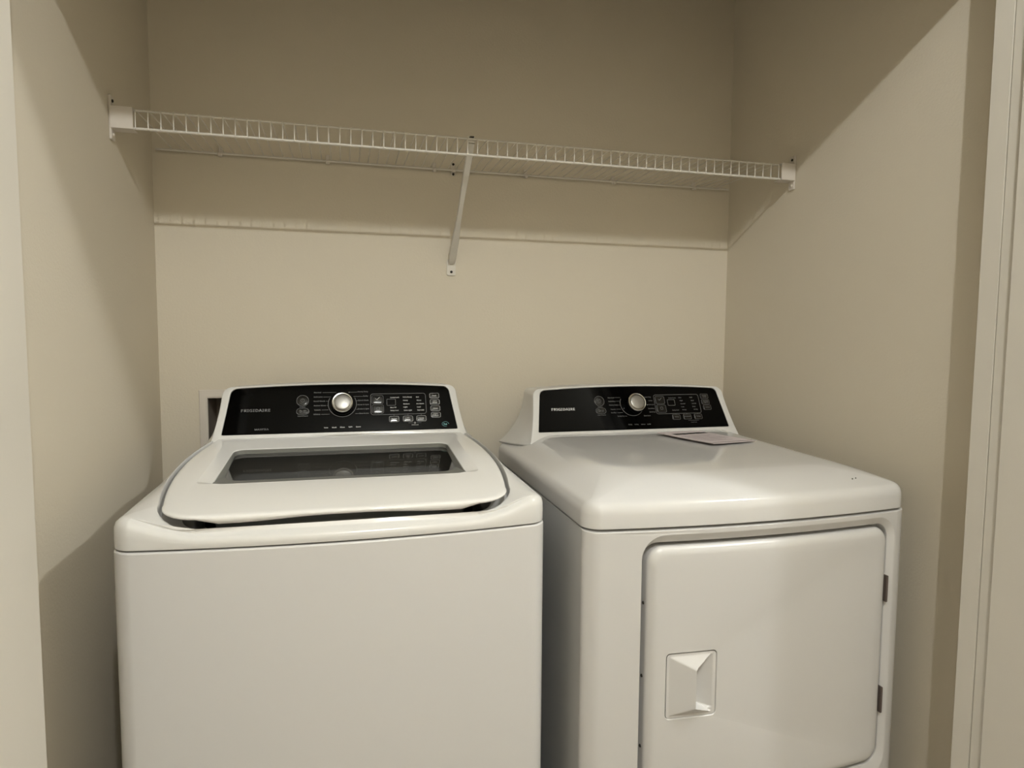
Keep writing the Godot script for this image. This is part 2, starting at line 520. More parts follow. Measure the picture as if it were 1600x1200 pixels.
func washer_print(root: Node3D, panel: Node3D) -> void:
	var dim := Print.new(); var lit := Print.new(); var logo := Print.new(); var teal := Print.new()
	for q in [dim, lit, logo, teal]: q.nrm = PX.basis.z
	text(logo, "FRIGIDAIRE", -0.2005, 0.0575, 0.064, 0.0068)
	text(dim, "MAXFILL", -0.186, 0.0108, 0.031, 0.0042)
	common_print(panel, dim, lit, ["Normal", "Delicates", "Hand Wash", "Active Wear", "Towels", "Whites"], ["Heavy Duty", "Bulky", "Quick Wash", "Rinse & Spin", "Drain & Spin", "Clean Washer"], 0.0000)
	var vs := [0.1005, 0.0890, 0.0780, 0.0668, 0.0558, 0.0448]
	for i in 6:
		text(dim, ["Normal", "Delicates", "Hand Wash", "Active Wear", "Towels", "Whites"][i], [-0.0620, -0.0605, -0.0580, -0.0565, -0.0625, -0.0635][i], vs[i], [0.0165, 0.0200, 0.0260, 0.0285, 0.0150, 0.0155][i], 0.0032)
		ribbon(dim, PackedVector2Array([Vector2([-0.0505, -0.0485, -0.0430, -0.0405, -0.0525, -0.0535][i], vs[i] - 0.0005), Vector2([-0.0190, -0.0310, -0.0372, -0.0385, -0.0375, -0.0345][i], vs[i] - 0.0005)]), 0.0008, false)
		text(dim, ["Heavy Duty", "Bulky", "Quick Wash", "Rinse & Spin", "Drain & Spin", "Clean Washer"][i], [0.0445, 0.0510, 0.0450, 0.0448, 0.0450, 0.0460][i], vs[i], [0.0250, 0.0115, 0.0245, 0.0265, 0.0260, 0.0235][i], 0.0032)
		ribbon(dim, PackedVector2Array([Vector2([0.0100, 0.0220, 0.0290, 0.0300, 0.0285, 0.0255][i], vs[i] - 0.0005), Vector2([0.0310, 0.0440, 0.0320, 0.0310, 0.0315, 0.0335][i], vs[i] - 0.0005)]), 0.0008, false)
	for i in 5: text(lit, ["Sense", "Wash", "Rinse", "Spin", "Done"][i], [-0.0425, -0.0239, -0.0049, 0.0138, 0.0321][i], 0.0108, [0.0090, 0.0105, 0.0105, 0.0090, 0.0110][i], 0.0030)
	for q in [["Control Lock", 0.1210, 0.0845, 0.022], ["Max Fill", 0.1165, 0.0582, 0.0145], ["Delay Start", 0.1195, 0.0498, 0.0200], ["Extra Heavy", 0.1520, 0.0845, 0.0220], ["Heavy", 0.1470, 0.0757, 0.0115], ["Medium", 0.1490, 0.0670, 0.0150], ["Light", 0.1462, 0.0582, 0.0100], ["Extra Light", 0.1520, 0.0496, 0.0195], ["Hot", 0.1772, 0.0845, 0.0070], ["Warm", 0.1800, 0.0757, 0.0110], ["Eco Warm", 0.1830, 0.0668, 0.0180], ["Cool", 0.1790, 0.0582, 0.0090], ["Tap Cold", 0.1830, 0.0496, 0.0165]]:
		text(lit, q[0], q[1], q[2], q[3], 0.0030)
	for q in [["Delay", 0.1175, 0.0280, 0.0115], ["Soil", 0.1512, 0.0305, 0.0065], ["Level", 0.1512, 0.0258, 0.0095], ["Temp", 0.1840, 0.0280, 0.0110], ["Soak", 0.2193, 0.0874, 0.0100], ["Fabric", 0.2197, 0.0728, 0.0100], ["Rinse", 0.2197, 0.0684, 0.0100], ["Chime", 0.2200, 0.0534, 0.0125], ["Fabric", 0.2204, 0.0385, 0.0110], ["Softener", 0.2204, 0.0340, 0.0130]]:
		text(lit, q[0], q[1], q[2], q[3], 0.0029, 0.0018)
	for i in 3:
		button(panel, [0.1175, 0.1512, 0.1840][i], 0.0280, 0.0225, 0.0135, 0.003, lit)
		ribbon(dim, PackedVector2Array([Vector2([0.1175, 0.1512, 0.1840][i], 0.0350), Vector2([0.1175, 0.1512, 0.1840][i], 0.0400)]), 0.0008, false)
	for i in 4: button(panel, [0.2193, 0.2197, 0.2200, 0.2204][i], [0.0874, 0.0705, 0.0534, 0.0363][i], 0.0225, 0.0125, 0.003, lit)
	ribbon(dim, PackedVector2Array([Vector2(0.1520, 0.0172), Vector2(0.1635, 0.0172)]), 0.0008, false)
	ribbon(dim, PackedVector2Array([Vector2(0.1715, 0.0172), Vector2(0.1830, 0.0172)]), 0.0008, false)
	ribbon(lit, circle(0.1675, 0.0172, 0.0018, 0, TAU, 10), 0.0008, true)
	text(lit, "Control Lock", 0.1677, 0.0120, 0.0170, 0.0024)
	text(teal, "he", 0.2425, 0.0118, 0.0085, 0.0052)
	var el := PackedVector2Array()
	for e in circle(0, 0, 1, 0, TAU * 0.8, 24): el.append(Vector2(0.2425 + e.x * 0.0082, 0.0118 + e.y * 0.0060))
	ribbon(teal, el, 0.0009, false)
	put("emblem", teal.mesh(), M.print_teal, panel, "small teal oval emblem")
	put("lettering", dim.mesh(), M.print_dim, panel, "dim grey cycle names and guide lines")
	put("lettering", lit.mesh(), M.print_lit, panel, "white option names and button outlines")
	put("logo", logo.mesh(), M.print_dim, panel, "grey maker's name")

func common_print(panel: Node3D, dim: Print, lit: Print, _a: Array, _b: Array, du: float) -> void:
	# power and start buttons, ring round the dial, boxed display with two square buttons
	button(panel, -0.0963 + du, 0.0800, 0.0262, 0.0262, 0.0125, dim, 0.0013)
	ribbon(dim, circle(-0.0963 + du, 0.0800, 0.0042, PI * 0.6, PI * 2.4, 18), 0.0008, false, 0.0019)
	ribbon(dim, PackedVector2Array([Vector2(-0.0963 + du, 0.0800), Vector2(-0.0963 + du, 0.0850)]), 0.0008, false, 0.0019)
	text(dim, "Power", -0.0960 + du, 0.0636, 0.0135, 0.0026)
	button(panel, -0.0958 + du, 0.0527, 0.0272, 0.0145, 0.0068, dim, 0.0013)
	var c := -0.0958 + du
	ribbon(dim, PackedVector2Array([Vector2(c - 0.006, 0.0557), Vector2(c - 0.001, 0.0527), Vector2(c - 0.006, 0.0497)]), 0.0008, true, 0.0019)
	ribbon(dim, PackedVector2Array([Vector2(c + 0.003, 0.0557), Vector2(c + 0.003, 0.0497)]), 0.0009, false, 0.0019)
	ribbon(dim, PackedVector2Array([Vector2(c + 0.006, 0.0557), Vector2(c + 0.006, 0.0497)]), 0.0009, false, 0.0019)
	text(dim, "Start/Pause", -0.0955 + du, 0.0412, 0.0235, 0.0028)
	ribbon(dim, circle(-0.0045, 0.0700, 0.0330, PI * 0.85, PI * 2.15, 40), 0.0012, false)
	ribbon(dim, outline([Vector2(0.0625, 0.0945), Vector2(0.1970, 0.0945), Vector2(0.1970, 0.0402), Vector2(0.0625, 0.0402)], [0.006, 0.006, 0.006, 0.006], [0.0, 0.0, 0.0, 0.0], 5, 4), 0.0011, true)
	button(panel, 0.0793, 0.0795, 0.0268, 0.0210, 0.004, dim)
	button(panel, 0.0797, 0.0550, 0.0268, 0.0210, 0.004, dim)
	ribbon(lit, PackedVector2Array([Vector2(0.0740, 0.0815), Vector2(0.0775, 0.0785), Vector2(0.0845, 0.0850)]), 0.0010, false, 0.0019)
	ribbon(dim, outline([Vector2(0.0765, 0.0590), Vector2(0.0830, 0.0590), Vector2(0.0830, 0.0520), Vector2(0.0765, 0.0520)], [0.001, 0.001, 0.001, 0.001], [0.0, 0.0, 0.0, 0.0], 2, 2), 0.0010, true, 0.0019)
	ribbon(dim, outline([Vector2(0.1015, 0.0800), Vector2(0.1225, 0.0800), Vector2(0.1225, 0.0637), Vector2(0.1015, 0.0637)], [0.001, 0.001, 0.001, 0.001], [0.0, 0.0, 0.0, 0.0], 2, 2), 0.0010, true)

func dryer_print(root: Node3D, panel: Node3D) -> void:
	var dim := Print.new(); var lit := Print.new(); var logo := Print.new()
	for q in [dim, lit, logo]: q.nrm = PX.basis.z
	text(logo, "FRIGIDAIRE", -0.1990, 0.0593, 0.064, 0.0068)
	common_print(panel, dim, dim, [], [], 0.0005)
	var vs := [0.0890, 0.0787, 0.0677, 0.0562, 0.0465, 0.0364]
	for i in 6:
		text(dim, ["Normal", "Delicates", "Heavy Duty", "Towels", "Bulky", "Quick Dry"][i], [-0.0612, -0.0600, -0.0572, -0.0605, -0.0600, -0.0415][i], vs[i], [0.0180, 0.0200, 0.0250, 0.0140, 0.0150, 0.0190][i], 0.0030)
		ribbon(dim, PackedVector2Array([Vector2([-0.0500, -0.0480, -0.0430, -0.0515, -0.0505, -0.0305][i], vs[i]), Vector2([-0.0350, -0.0385, -0.0395, -0.0385, -0.0340, -0.0245][i], vs[i])]), 0.0008, false)
		text(dim, ["Timed Dry", "Active", "Air Refresh", "Sanitize", "Rack Dry", "Clean Drum"][i], [0.0430, 0.0515, 0.0485, 0.0500, 0.0515, 0.0340][i], [0.0885, 0.0785, 0.0672, 0.0563, 0.0460, 0.0362][i], [0.0240, 0.0110, 0.0215, 0.0190, 0.0170, 0.0190][i], 0.0030)
	for i in 4: text(dim, ["Drying", "Cooling", "Wrinkle Release", "Clean Filter"][i], [-0.0193, -0.0016, 0.0178, 0.0344][i], 0.0125, [0.0100, 0.0110, 0.0120, 0.0105][i], 0.0030)
	for q in [["Control Lock", 0.1172, 0.0854, 0.0220], ["Max", 0.1409, 0.0856, 0.0085], ["High", 0.1430, 0.0765, 0.0090], ["Normal", 0.1462, 0.0680, 0.0140], ["Low", 0.1440, 0.0590, 0.0085], ["Damp", 0.1470, 0.0500, 0.0115], ["Delay Start", 0.1210, 0.0495, 0.0200], ["High", 0.1741, 0.0855, 0.0085], ["Med", 0.1765, 0.0765, 0.0080], ["Low Heat", 0.1800, 0.0680, 0.0130], ["Eco", 0.1780, 0.0590, 0.0085], ["Air Dry", 0.1815, 0.0505, 0.0125]]:
		text(dim, q[0], q[1], q[2], q[3], 0.0030)
	for q in [["Time", 0.1188, 0.0303, 0.0120], ["Dryness", 0.1516, 0.0305, 0.0180], ["Temp", 0.1844, 0.0300, 0.0120], ["Extended", 0.2154, 0.0905, 0.0130], ["Tumble", 0.2154, 0.0862, 0.0120], ["Damp", 0.2158, 0.0740, 0.0140], ["Signal", 0.2158, 0.0700, 0.0140], ["Chime", 0.2179, 0.0559, 0.0125]]:
		text(dim, q[0], q[1], q[2], q[3], 0.0029, 0.0018)
	for i in 3:
		button(panel, [0.1188, 0.1516, 0.1844][i], 0.0302, 0.0225, 0.0135, 0.003, dim)
		ribbon(dim, PackedVector2Array([Vector2([0.1188, 0.1516, 0.1844][i], 0.0372), Vector2([0.1188, 0.1516, 0.1844][i], 0.0402)]), 0.0008, false)
	for i in 3: button(panel, [0.2154, 0.2158, 0.2179][i], [0.0884, 0.0720, 0.0559][i], 0.0225, 0.0130, 0.003, dim)
	text(dim, "Control Lock", 0.1680, 0.0145, 0.0180, 0.0024)
	ribbon(dim, PackedVector2Array([Vector2(0.1520, 0.0195), Vector2(0.1840, 0.0195)]), 0.0008, false)
	put("lettering", dim.mesh(), M.print_dim, panel, "dim grey cycle names, guide lines and button outlines")
	put("logo", logo.mesh(), M.print_lit, panel, "white maker's name")

# ---------------------------------------------------------------- washer
const WS := 0.915                         # washer seam height
func lid_y(z: float) -> float: return WS + 0.047 + 0.08 * (-z - 0.02)
func lid_outline(d: float) -> PackedVector2Array:
	return grow(outline([Vector2(-0.284, -0.013), Vector2(0.284, -0.013), Vector2(0.280, -0.523), Vector2(-0.280, -0.523)], [0.062, 0.062, 0.012, 0.012], [-0.005, 0.022, 0.0, 0.022]), d)
func rim_y(z: float) -> float: return WS + 0.049 + 0.07 * (-z - 0.02)
func front_w(x: float, z: float) -> float:
	return smoothstep(0.318, 0.235, absf(x)) * smoothstep(-0.13, -0.035, z)

func washer() -> void:
	var t := thing("washing_machine", "white top-load washing machine with dark glass window in its lid, left of the dryer", "washing machine", Vector3(0.4557, 0, 0.765))
	var b := MB.new()
	var pl := rrect(-0.343, 0.343, -0.686, 0.0, 0.030)
	var rings := []
	for q in [[0.0, 0.0], [0.0, WS - 0.0065], [-0.0006, WS - 0.0050], [-0.0020, WS - 0.0038], [-0.005, WS - 0.0034], [-0.02, WS - 0.0034]]:
		rings.append(bow_ring(plan(grow(pl, q[0]), q[1])))
	b.loft(rings, false, false)
	put("cabinet", b.mesh(), M.enamel, t)
	# top deck
	b = MB.new()
	rings = []
	var op := grow(outline([Vector2(-0.284, -0.022), Vector2(0.284, -0.022), Vector2(0.280, -0.530), Vector2(-0.280, -0.530)], [0.062, 0.062, 0.012, 0.012], [-0.008, 0.022, 0.0, 0.022]), 0.009)
	var spec := [[-0.0200, -0.0006, -0.0006], [-0.0022, -0.0006, -0.0006], [-0.0012, 0.0004, 0.0004], [-0.0010, 0.018, 0.006], [-0.0014, 0.030, 0.0105], [-0.0040, 0.0385, 0.0145], [-0.0090, 0.0430, 0.0175], [-0.0150, 0.0462, 0.0193]]
	for s in spec:
		var o := grow(pl, s[0])
		rings.append(bow_ring(plan(o, func(x, z): return WS + lerpf(s[1] + (maxf(0.0, -z - 0.05) * 0.006 if s[1] > 0.02 else 0.0), s[2], front_w(x, z)))))
	var inner := grow(pl, -0.015)
	for k in [0.35, 0.7, 0.9]:
		var o := PackedVector2Array()
		for j in inner.size(): o.append(inner[j].lerp(op[j], k))
		rings.append(bow_ring(plan(o, func(x, z): return lerpf(lerpf(WS + 0.0462 + maxf(0.0, -z - 0.05) * 0.006, rim_y(z), pow(k, 0.9)), WS + 0.0193 + 0.0075 * k, front_w(x, z)))))
	rings.append(bow_ring(plan(op, func(x, z): return lerpf(rim_y(z) - 0.0005, WS + 0.0268, front_w(x, z)))))
	rings.append(bow_ring(plan(grow(op, -0.0015), func(x, z): return lerpf(rim_y(z) - 0.003, WS + 0.0255, front_w(x, z)))))
	rings.append(bow_ring(plan(grow(op, -0.003), func(x, z): return lerpf(rim_y(z) - 0.012, WS + 0.019, front_w(x, z)))))
	rings.append(bow_ring(plan(grow(op, -0.0045), func(x, z): return lerpf(rim_y(z) - 0.017, WS + 0.018, front_w(x, z)))))
	rings.append(bow_ring(plan(grow(op, -0.0075), func(x, z): return lerpf(rim_y(z) - 0.0195, WS + 0.0165, front_w(x, z)))))
	rings.append(bow_ring(plan(grow(op, -0.036), func(x, z): return lerpf(rim_y(z) - 0.0205, WS + 0.0160, front_w(x, z)))))
	rings.append(bow_ring(plan(grow(op, -0.038), func(_x, _z): return WS - 0.03)))
	b.loft(rings)
	put("top_deck", b.mesh(45.0), M.deck, t)
	# tub under the window
	b = MB.new()
	b.lathe([Vector2(0.262, 0.0), Vector2(0.245, 0.0), Vector2(0.243, -0.02), Vector2(0.243, -0.40), Vector2(0.03, -0.42), Vector2(0.03, -0.20), Vector2(0.002, -0.19)], Transform3D(Basis(Vector3.RIGHT, -PI / 2), Vector3(0, WS - 0.032, -0.30)), 48)
	put("tub", b.mesh(), M.tub, t)
	# lid
	b = MB.new()
	rings = []
	var skirt := func(x, z): return lerpf(0.008, lerpf(0.0095, 0.0150, smoothstep(0.03, 0.17, absf(x))), smoothstep(0.222, 0.200, absf(x)) * smoothstep(-0.12, -0.05, z))
	for s in [[-0.030, -2.0], [-0.012, -2.0], [-0.005, -1.0], [-0.001, -0.7], [0.0, -0.45], [-0.0006, -0.25], [-0.0025, -0.09], [-0.0060, -0.01], [-0.0110, 0.0]]:
		rings.append(bow_ring(plan(lid_outline(s[0]), func(x, z): return lid_y(z) + (s[1] * skirt.call(x, z) if s[1] > -1.5 else -skirt.call(x, z) - 0.0006))))
	var bev := rrect(-0.257, 0.257, -0.500, -0.1675, 0.026)
	var win := rrect(-0.232, 0.232, -0.440, -0.1695, 0.024)
	for k in [0.33, 0.66]:
		var o := PackedVector2Array()
		var lo := lid_outline(-0.011)
		for j in lo.size(): o.append(lo[j].lerp(bev[j], k))
		rings.append(bow_ring(plan(o, func(_x, z): return lid_y(z) + 0.0006)))
	rings.append(plan(bev, func(_x, z): return lid_y(z)))
	rings.append(plan(grow(bev, -0.001), func(_x, z): return lid_y(z) - 0.0003))
	rings.append(plan(win, func(x, z): return lid_y(z) - 0.0060 * smoothstep(-0.172, -0.20, z)))
	rings.append(plan(grow(win, -0.001), func(_x, z): return lid_y(z) - 0.0075))
	rings.append(plan(grow(win, -0.001), func(_x, z): return lid_y(z) - 0.014))
	b.loft(rings)
	var lid := put("lid", b.mesh(30.0), M.lid, t)
	# window frame and glass
	b = MB.new()
	var gl := outline([Vector2(-0.2215, -0.2340), Vector2(0.2215, -0.2340), Vector2(0.2292, -0.4370), Vector2(-0.2292, -0.4370)], [0.036, 0.036, 0.020, 0.020])
	b.loft([plan(grow(win, -0.0014), func(_x, z): return lid_y(z) - lerpf(0.0012, 0.0070, smoothstep(-0.176, -0.215, z))), plan(grow(win, -0.0022), func(_x, z): return lid_y(z) - lerpf(0.0016, 0.0078, smoothstep(-0.176, -0.215, z))), plan(grow(gl, 0.0006), func(_x, z): return lid_y(z) - 0.0140),
		plan(gl, func(_x, z): return lid_y(z) - 0.0144), plan(grow(gl, -0.0004), func(_x, z): return lid_y(z) - 0.019)])
	put("window_frame", b.mesh(30.0), M.grey, lid, "grey sunken window frame")
	b = MB.new()
	b.loft([plan(grow(gl, -0.0006), func(_x, z): return lid_y(z) - 0.0152)], false, true)
	put("window_pane", b.mesh(30.0), M.glass, lid, "dark smoked glass")
	# hinge pins
	for s in [-1, 1]:
		b = MB.new()
		b.lathe([Vector2(0.0001, -0.003), Vector2(0.0028, -0.003), Vector2(0.0028, 0.003), Vector2(0.0001, 0.003)], Transform3D(Basis(Vector3.UP, PI / 2), Vector3(s * 0.282, lid_y(-0.528) + 0.002, -0.526)), 12)
		put("hinge_pin", b.mesh(), M.dark, t)
	console(t, WS)
	knob(t, -0.0042, 0.0665)
	washer_print(t, t.get_node("control_panel"))

# ---------------------------------------------------------------- dryer
const DS := 0.9027
func dryer() -> void:
	bow_size = 0.024
	var t := thing("clothes_dryer", "white front-load clothes dryer with square door and booklet on top, right of the washer", "dryer", Vector3(1.2027, 0, 0.7936))
	var b := MB.new()
	var pl := rrect(-0.342, 0.342, -0.686, -0.0285, 0.004)
	b.loft([plan(pl, 0.0), plan(pl, DS - 0.004), plan(grow(pl, -0.001), DS - 0.003), plan(grow(pl, -0.02), DS - 0.003)])
	put("cabinet", b.mesh(), M.side, t)
	# front panel with the door opening
	b = MB.new()
	var rings := []
	var y0 := 0.03
	var y1 := DS - 0.0028
	var bw := func(x): return bow(x)
	rings.append(face(rrect(-0.340, 0.340, y0, y1, 0.002, 8, 24), -0.030))
	rings.append(face(rrect(-0.3432, 0.3432, y0, y1, 0.002, 8, 24), -0.0290))
	for k in 8:
		var a := PI / 2 * k / 7
		rings.append(face(rrect(-0.3432 + 0.028 * (1 - cos(a)), 0.3432 - 0.028 * (1 - cos(a)), y0 + 0.003 * (1 - cos(a)), y1 - 0.003 * (1 - cos(a)), 0.002, 8, 24), -0.028 + 0.028 * sin(a), func(x): return bow(x) * sin(a)))
	rings.append(face(rrect(-0.305, 0.3145, y0 + 0.006, y1 - 0.005, 0.006, 8, 24), 0.0, bw))
	rings.append(face(rrect(-0.2425, 0.312, 0.352, DS - 0.0125, 0.045, 8, 24), 0.0, bw))
	rings.append(face(rrect(-0.2415, 0.309, 0.355, DS - 0.0145, 0.043, 8, 24), -0.0006, bw))
	rings.append(face(rrect(-0.2395, 0.2985, 0.377, DS - 0.0275, 0.030, 8, 24), -0.0075, bw))
	rings.append(face(rrect(-0.2385, 0.2975, 0.378, DS - 0.0285, 0.030, 8, 24), -0.0095, bw))
	rings.append(face(rrect(-0.2385, 0.2975, 0.378, DS - 0.0285, 0.030, 8, 24), -0.036, bw))
	b.loft(rings, false, true)
	put("front_panel", b.mesh(), M.enamel, t)
	# door
	b = MB.new()
	rings = []
	var dx0 := -0.2280
	var dx1 := 0.2945
	var dy0 := 0.384
	var dy1 := DS - 0.0355
	var hx := -0.1905
	var hy := 0.549
	var hw := 0.0965
	var hh := 0.1205
	for q in [[0.0, -0.0330], [0.0, -0.0125], [0.0008, -0.0085], [0.0030, -0.0050], [0.0065, -0.0022], [0.0110, -0.0004], [0.0160, 0.0004]]:
		rings.append(face(rrect(dx0 + q[0], dx1 - q[0], dy0 + q[0], dy1 - q[0], 0.030 - q[0] * 0.3, 8, 24), q[1], bw))
	rings.append(face(rrect(dx0 + 0.024, dx1 - 0.03, dy0 + 0.03, dy1 - 0.03, 0.03, 8, 24), 0.0006, bw))
	rings.append(face(rrect(hx - 0.0020, hx + hw + 0.0020, hy - 0.0020, hy + hh + 0.0020, 0.0085, 8, 24), 0.0006, bw))
	rings.append(face(rrect(hx - 0.0008, hx + hw + 0.0008, hy - 0.0008, hy + hh + 0.0008, 0.0075, 8, 24), -0.0008, bw))
	rings.append(face(rrect(hx - 0.0008, hx + hw + 0.0008, hy - 0.0008, hy + hh + 0.0008, 0.0075, 8, 24), -0.03, bw))
	b.loft(rings)
	var door := put("door", b.mesh(30.0), M.enamel, t)
	# pocket handle: a wedge rising to a ridge, with the finger pocket behind it
	b = MB.new()
	var nx := 60
	var ny := 72
	var hz := func(u: float, v: float) -> float:
		var e := 0.53
		if v > 0.79: e = lerpf(0.53, 0.93, (v - 0.79) / 0.18)
		elif v < 0.19: e = lerpf(0.53, 0.93, (0.19 - v) / 0.14)
		if u <= 0.055 or u >= 0.945 or v <= 0.04 or v >= 0.96: return 0.0
		if u <= e:
			return minf(minf((u - 0.055) / 0.475 * 0.016, (0.96 - v) / 0.18 * 0.016), (v - 0.04) / 0.15 * 0.016)
		var ep := 0.53
		return -minf(minf(0.016, (0.94 - u) / 0.38 * 0.018), minf(maxf(0.0, (v - 0.05 - (u - ep) * 0.16) / 0.10 * 0.016), maxf(0.0, (0.955 - v) / 0.05 * 0.016)))
	var grid := []
	for j in ny + 1:
		var row := []
		for i in nx + 1:
			var u := float(i) / nx
			var v := float(j) / ny
			# round the four corners of the plate
			var px := u * hw
			var py := v * hh
			var cx := clampf(px, 0.0075, hw - 0.0075)
			var cy := clampf(py, 0.0075, hh - 0.0075)
			var dd := Vector2(px - cx, py - cy)
			if dd.x != 0.0 and dd.y != 0.0:
				var mx := maxf(absf(dd.x), absf(dd.y))
				dd = dd.normalized() * mx
				px = cx + dd.x; py = cy + dd.y
			row.append(Vector3(hx + px, hy + py, bow(hx + px) + hz.call(u, v) - 0.0004))
		grid.append(row)
	for j in ny:
		for i in nx:
			b.quad(grid[j][i], grid[j + 1][i], grid[j + 1][i + 1], grid[j][i + 1])
	put("handle", b.mesh(48.0, false), M.enamel, door, "white pull handle with finger pocket")
	for y in [0.7606, 0.6242, 0.4904]:
		b = MB.new()
		b.lathe([Vector2(0.0032, -0.0005), Vector2(0.0030, 0.0010), Vector2(0.0018, 0.0022), Vector2(0.0002, 0.0025)], Transform3D(Basis(Vector3.UP, -PI / 2), Vector3(dx0, y, -0.0195 + bow(dx0))), 14)
		put("screw", b.mesh(), M.screw, door)
	for y in [0.7415, 0.5110]:
		b = MB.new()
		b.box(Vector3(0.2962, y, -0.0045 + bow(0.297)), Vector3(0.0044, 0.0540, 0.012), 0.001)
		put("hinge", b.mesh(), M.hinge, t, "bare metal door hinge")
	# top
	b = MB.new()
	rings = []
	var tp := rrect(-0.3432, 0.3432, -0.690, 0.0, 0.030, 10, 20)
	var top_y := func(z: float) -> float: return DS + 0.0745 + 0.022 * maxf(0.0, -z)
	for s in [[-0.02, 0.0004], [-0.0022, 0.0004], [-0.0006, 0.0010], [0.0, 0.0020], [-0.0002, 0.0250], [-0.0010, 0.0320], [-0.0035, 0.0390], [-0.0080, 0.0445], [-0.0135, 0.0480], [-0.0200, 0.0503]]:
		rings.append(bow_ring(plan(grow(tp, s[0]), DS + s[1])))
	var basep := grow(tp, -0.0200)
	var crest := rrect(-0.243, 0.243, -0.672, -0.108, 0.07, 10, 20)
	for k in [0.2, 0.4, 0.6, 0.75, 0.88, 0.96, 1.0]:
		var o := PackedVector2Array()
		for j in basep.size(): o.append(basep[j].lerp(crest[j], k))
		var e: float = 1.0 - pow(1.0 - k, 1.55)
		rings.append(bow_ring(plan(o, func(_x, z): return lerpf(DS + 0.0503, top_y.call(z), e))))
	for g in [[0.225, 0.655, 0.128, 0.06], [0.12, 0.50, 0.22, 0.04]]:
		rings.append(bow_ring(plan(rrect(-g[0], g[0], -g[1], -g[2], g[3], 10, 20), func(_x, z): return top_y.call(z) + 0.0012)))
	b.loft(rings, false, true)
	put("top_deck", b.mesh(45.0), M.top, t)
	for x in [0.2285, 0.2390]:
		b = MB.new()
		b.lathe([Vector2(0.0013, -0.002), Vector2(0.0012, 0.0006), Vector2(0.0002, 0.0009)], Transform3D(Basis(Vector3.RIGHT, -PI / 2), Vector3(x, DS + 0.0592, -0.031 - (x - 0.2285) * 0.3)), 10)
		put("plug", b.mesh(), M.grey, t, "tiny grey plug in top")
	console(t, DS)
	knob(t, 0.0022, 0.0680)
	dryer_print(t, t.get_node("control_panel"))

# ---------------------------------------------------------------- booklet
func booklet() -> void:
	var a := Vector3(0.022, 0, -0.462)
	var bb := Vector3(0.085, 0, -0.301)
	var c := Vector3(0.222, 0, -0.333)
	var t := thing("booklet", "white printed booklet lying on the dryer top below its control panel", "booklet", Vector3(1.2027 + (a.x + c.x) / 2, DS + 0.084, 0.7936 + (a.z + c.z) / 2))
	var mid := (a + c) / 2
	var ex := (c - bb)
	var ez := (bb - a)
	var put_sheet := func(called: String, lift: float, thick: float, shrink: float, mat: Material) -> void:
		var b := MB.new()
		var n := 10
		var rows := [[], []]
		for k in 2:
			for j in n + 1:
				var row := []
				for i in n + 1:
					var u := lerpf(shrink, 1.0 - shrink, float(i) / n)
					var v := lerpf(shrink * 0.5, 1.0 - shrink * 0.5, float(j) / n)
					var p := a + ex * u + ez * v - mid
					p.y = lift + thick * k + 0.0035 * pow(1.0 - u, 3.0) + 0.0012 * sin(u * PI) + 0.0105 * pow(1.0 - v, 2.0) * 0.35 - 0.0
					row.append(p)
				rows[k].append(row)
		for j in n:
			for i in n:
				b.quad(rows[1][j][i], rows[1][j][i + 1], rows[1][j + 1][i + 1], rows[1][j + 1][i])
				b.quad(rows[0][j][i], rows[0][j + 1][i], rows[0][j + 1][i + 1], rows[0][j][i + 1])
		for i in n:
			b.quad(rows[0][0][i], rows[0][0][i + 1], rows[1][0][i + 1], rows[1][0][i])
			b.quad(rows[0][n][i + 1], rows[0][n][i], rows[1][n][i], rows[1][n][i + 1])
			b.quad(rows[0][i + 1][0], rows[0][i][0], rows[1][i][0], rows[1][i + 1][0])
			b.quad(rows[0][i][n], rows[0][i + 1][n], rows[1][i + 1][n], rows[1][i][n])
		put(called, b.mesh(30.0), mat, t)
	put_sheet.call("pages", 0.0012, 0.0016, 0.012, M.paper)
	put_sheet.call("cover", 0.0030, 0.0003, 0.0, M.paper)
	var pos := func(u: float, v: float) -> Vector3:
		var p := a + ex * u + ez * v - mid
		p.y = 0.0035 + 0.0035 * pow(1.0 - u, 3.0) + 0.0012 * sin(u * PI) + 0.0105 * pow(1.0 - v, 2.0) * 0.35
		return p
	var strip := func(mb: MB, u0: float, u1: float, v0: float, v1: float) -> void:
		for i in 6:
			var s := lerpf(u0, u1, i / 6.0)
			var e := lerpf(u0, u1, (i + 1) / 6.0)
			mb.quad(pos.call(s, v0), pos.call(e, v0), pos.call(e, v1), pos.call(s, v1))
	var ink := MB.new()
	var rng := RandomNumberGenerator.new()
	rng.seed = 4
	for q in [[0.14, 0.30], [0.31, 0.44], [0.45, 0.62], [0.63, 0.82], [0.83, 0.93]]:
		strip.call(ink, q[0], q[1], 0.15 + rng.randf() * 0.015, 0.265 - rng.randf() * 0.03)
	put("heading", ink.mesh(30.0, false), M.ink, t, "dark heading print")
	ink = MB.new()
	for k in 9:
		strip.call(ink, 0.12, 0.6 + rng.randf() * 0.28, 0.36 + k * 0.055, 0.372 + k * 0.055)
	strip.call(ink, 0.05, 0.97, 0.935, 0.965)
	put("text_lines", ink.mesh(30.0, false), M.ink_soft, t, "faint lines of print")

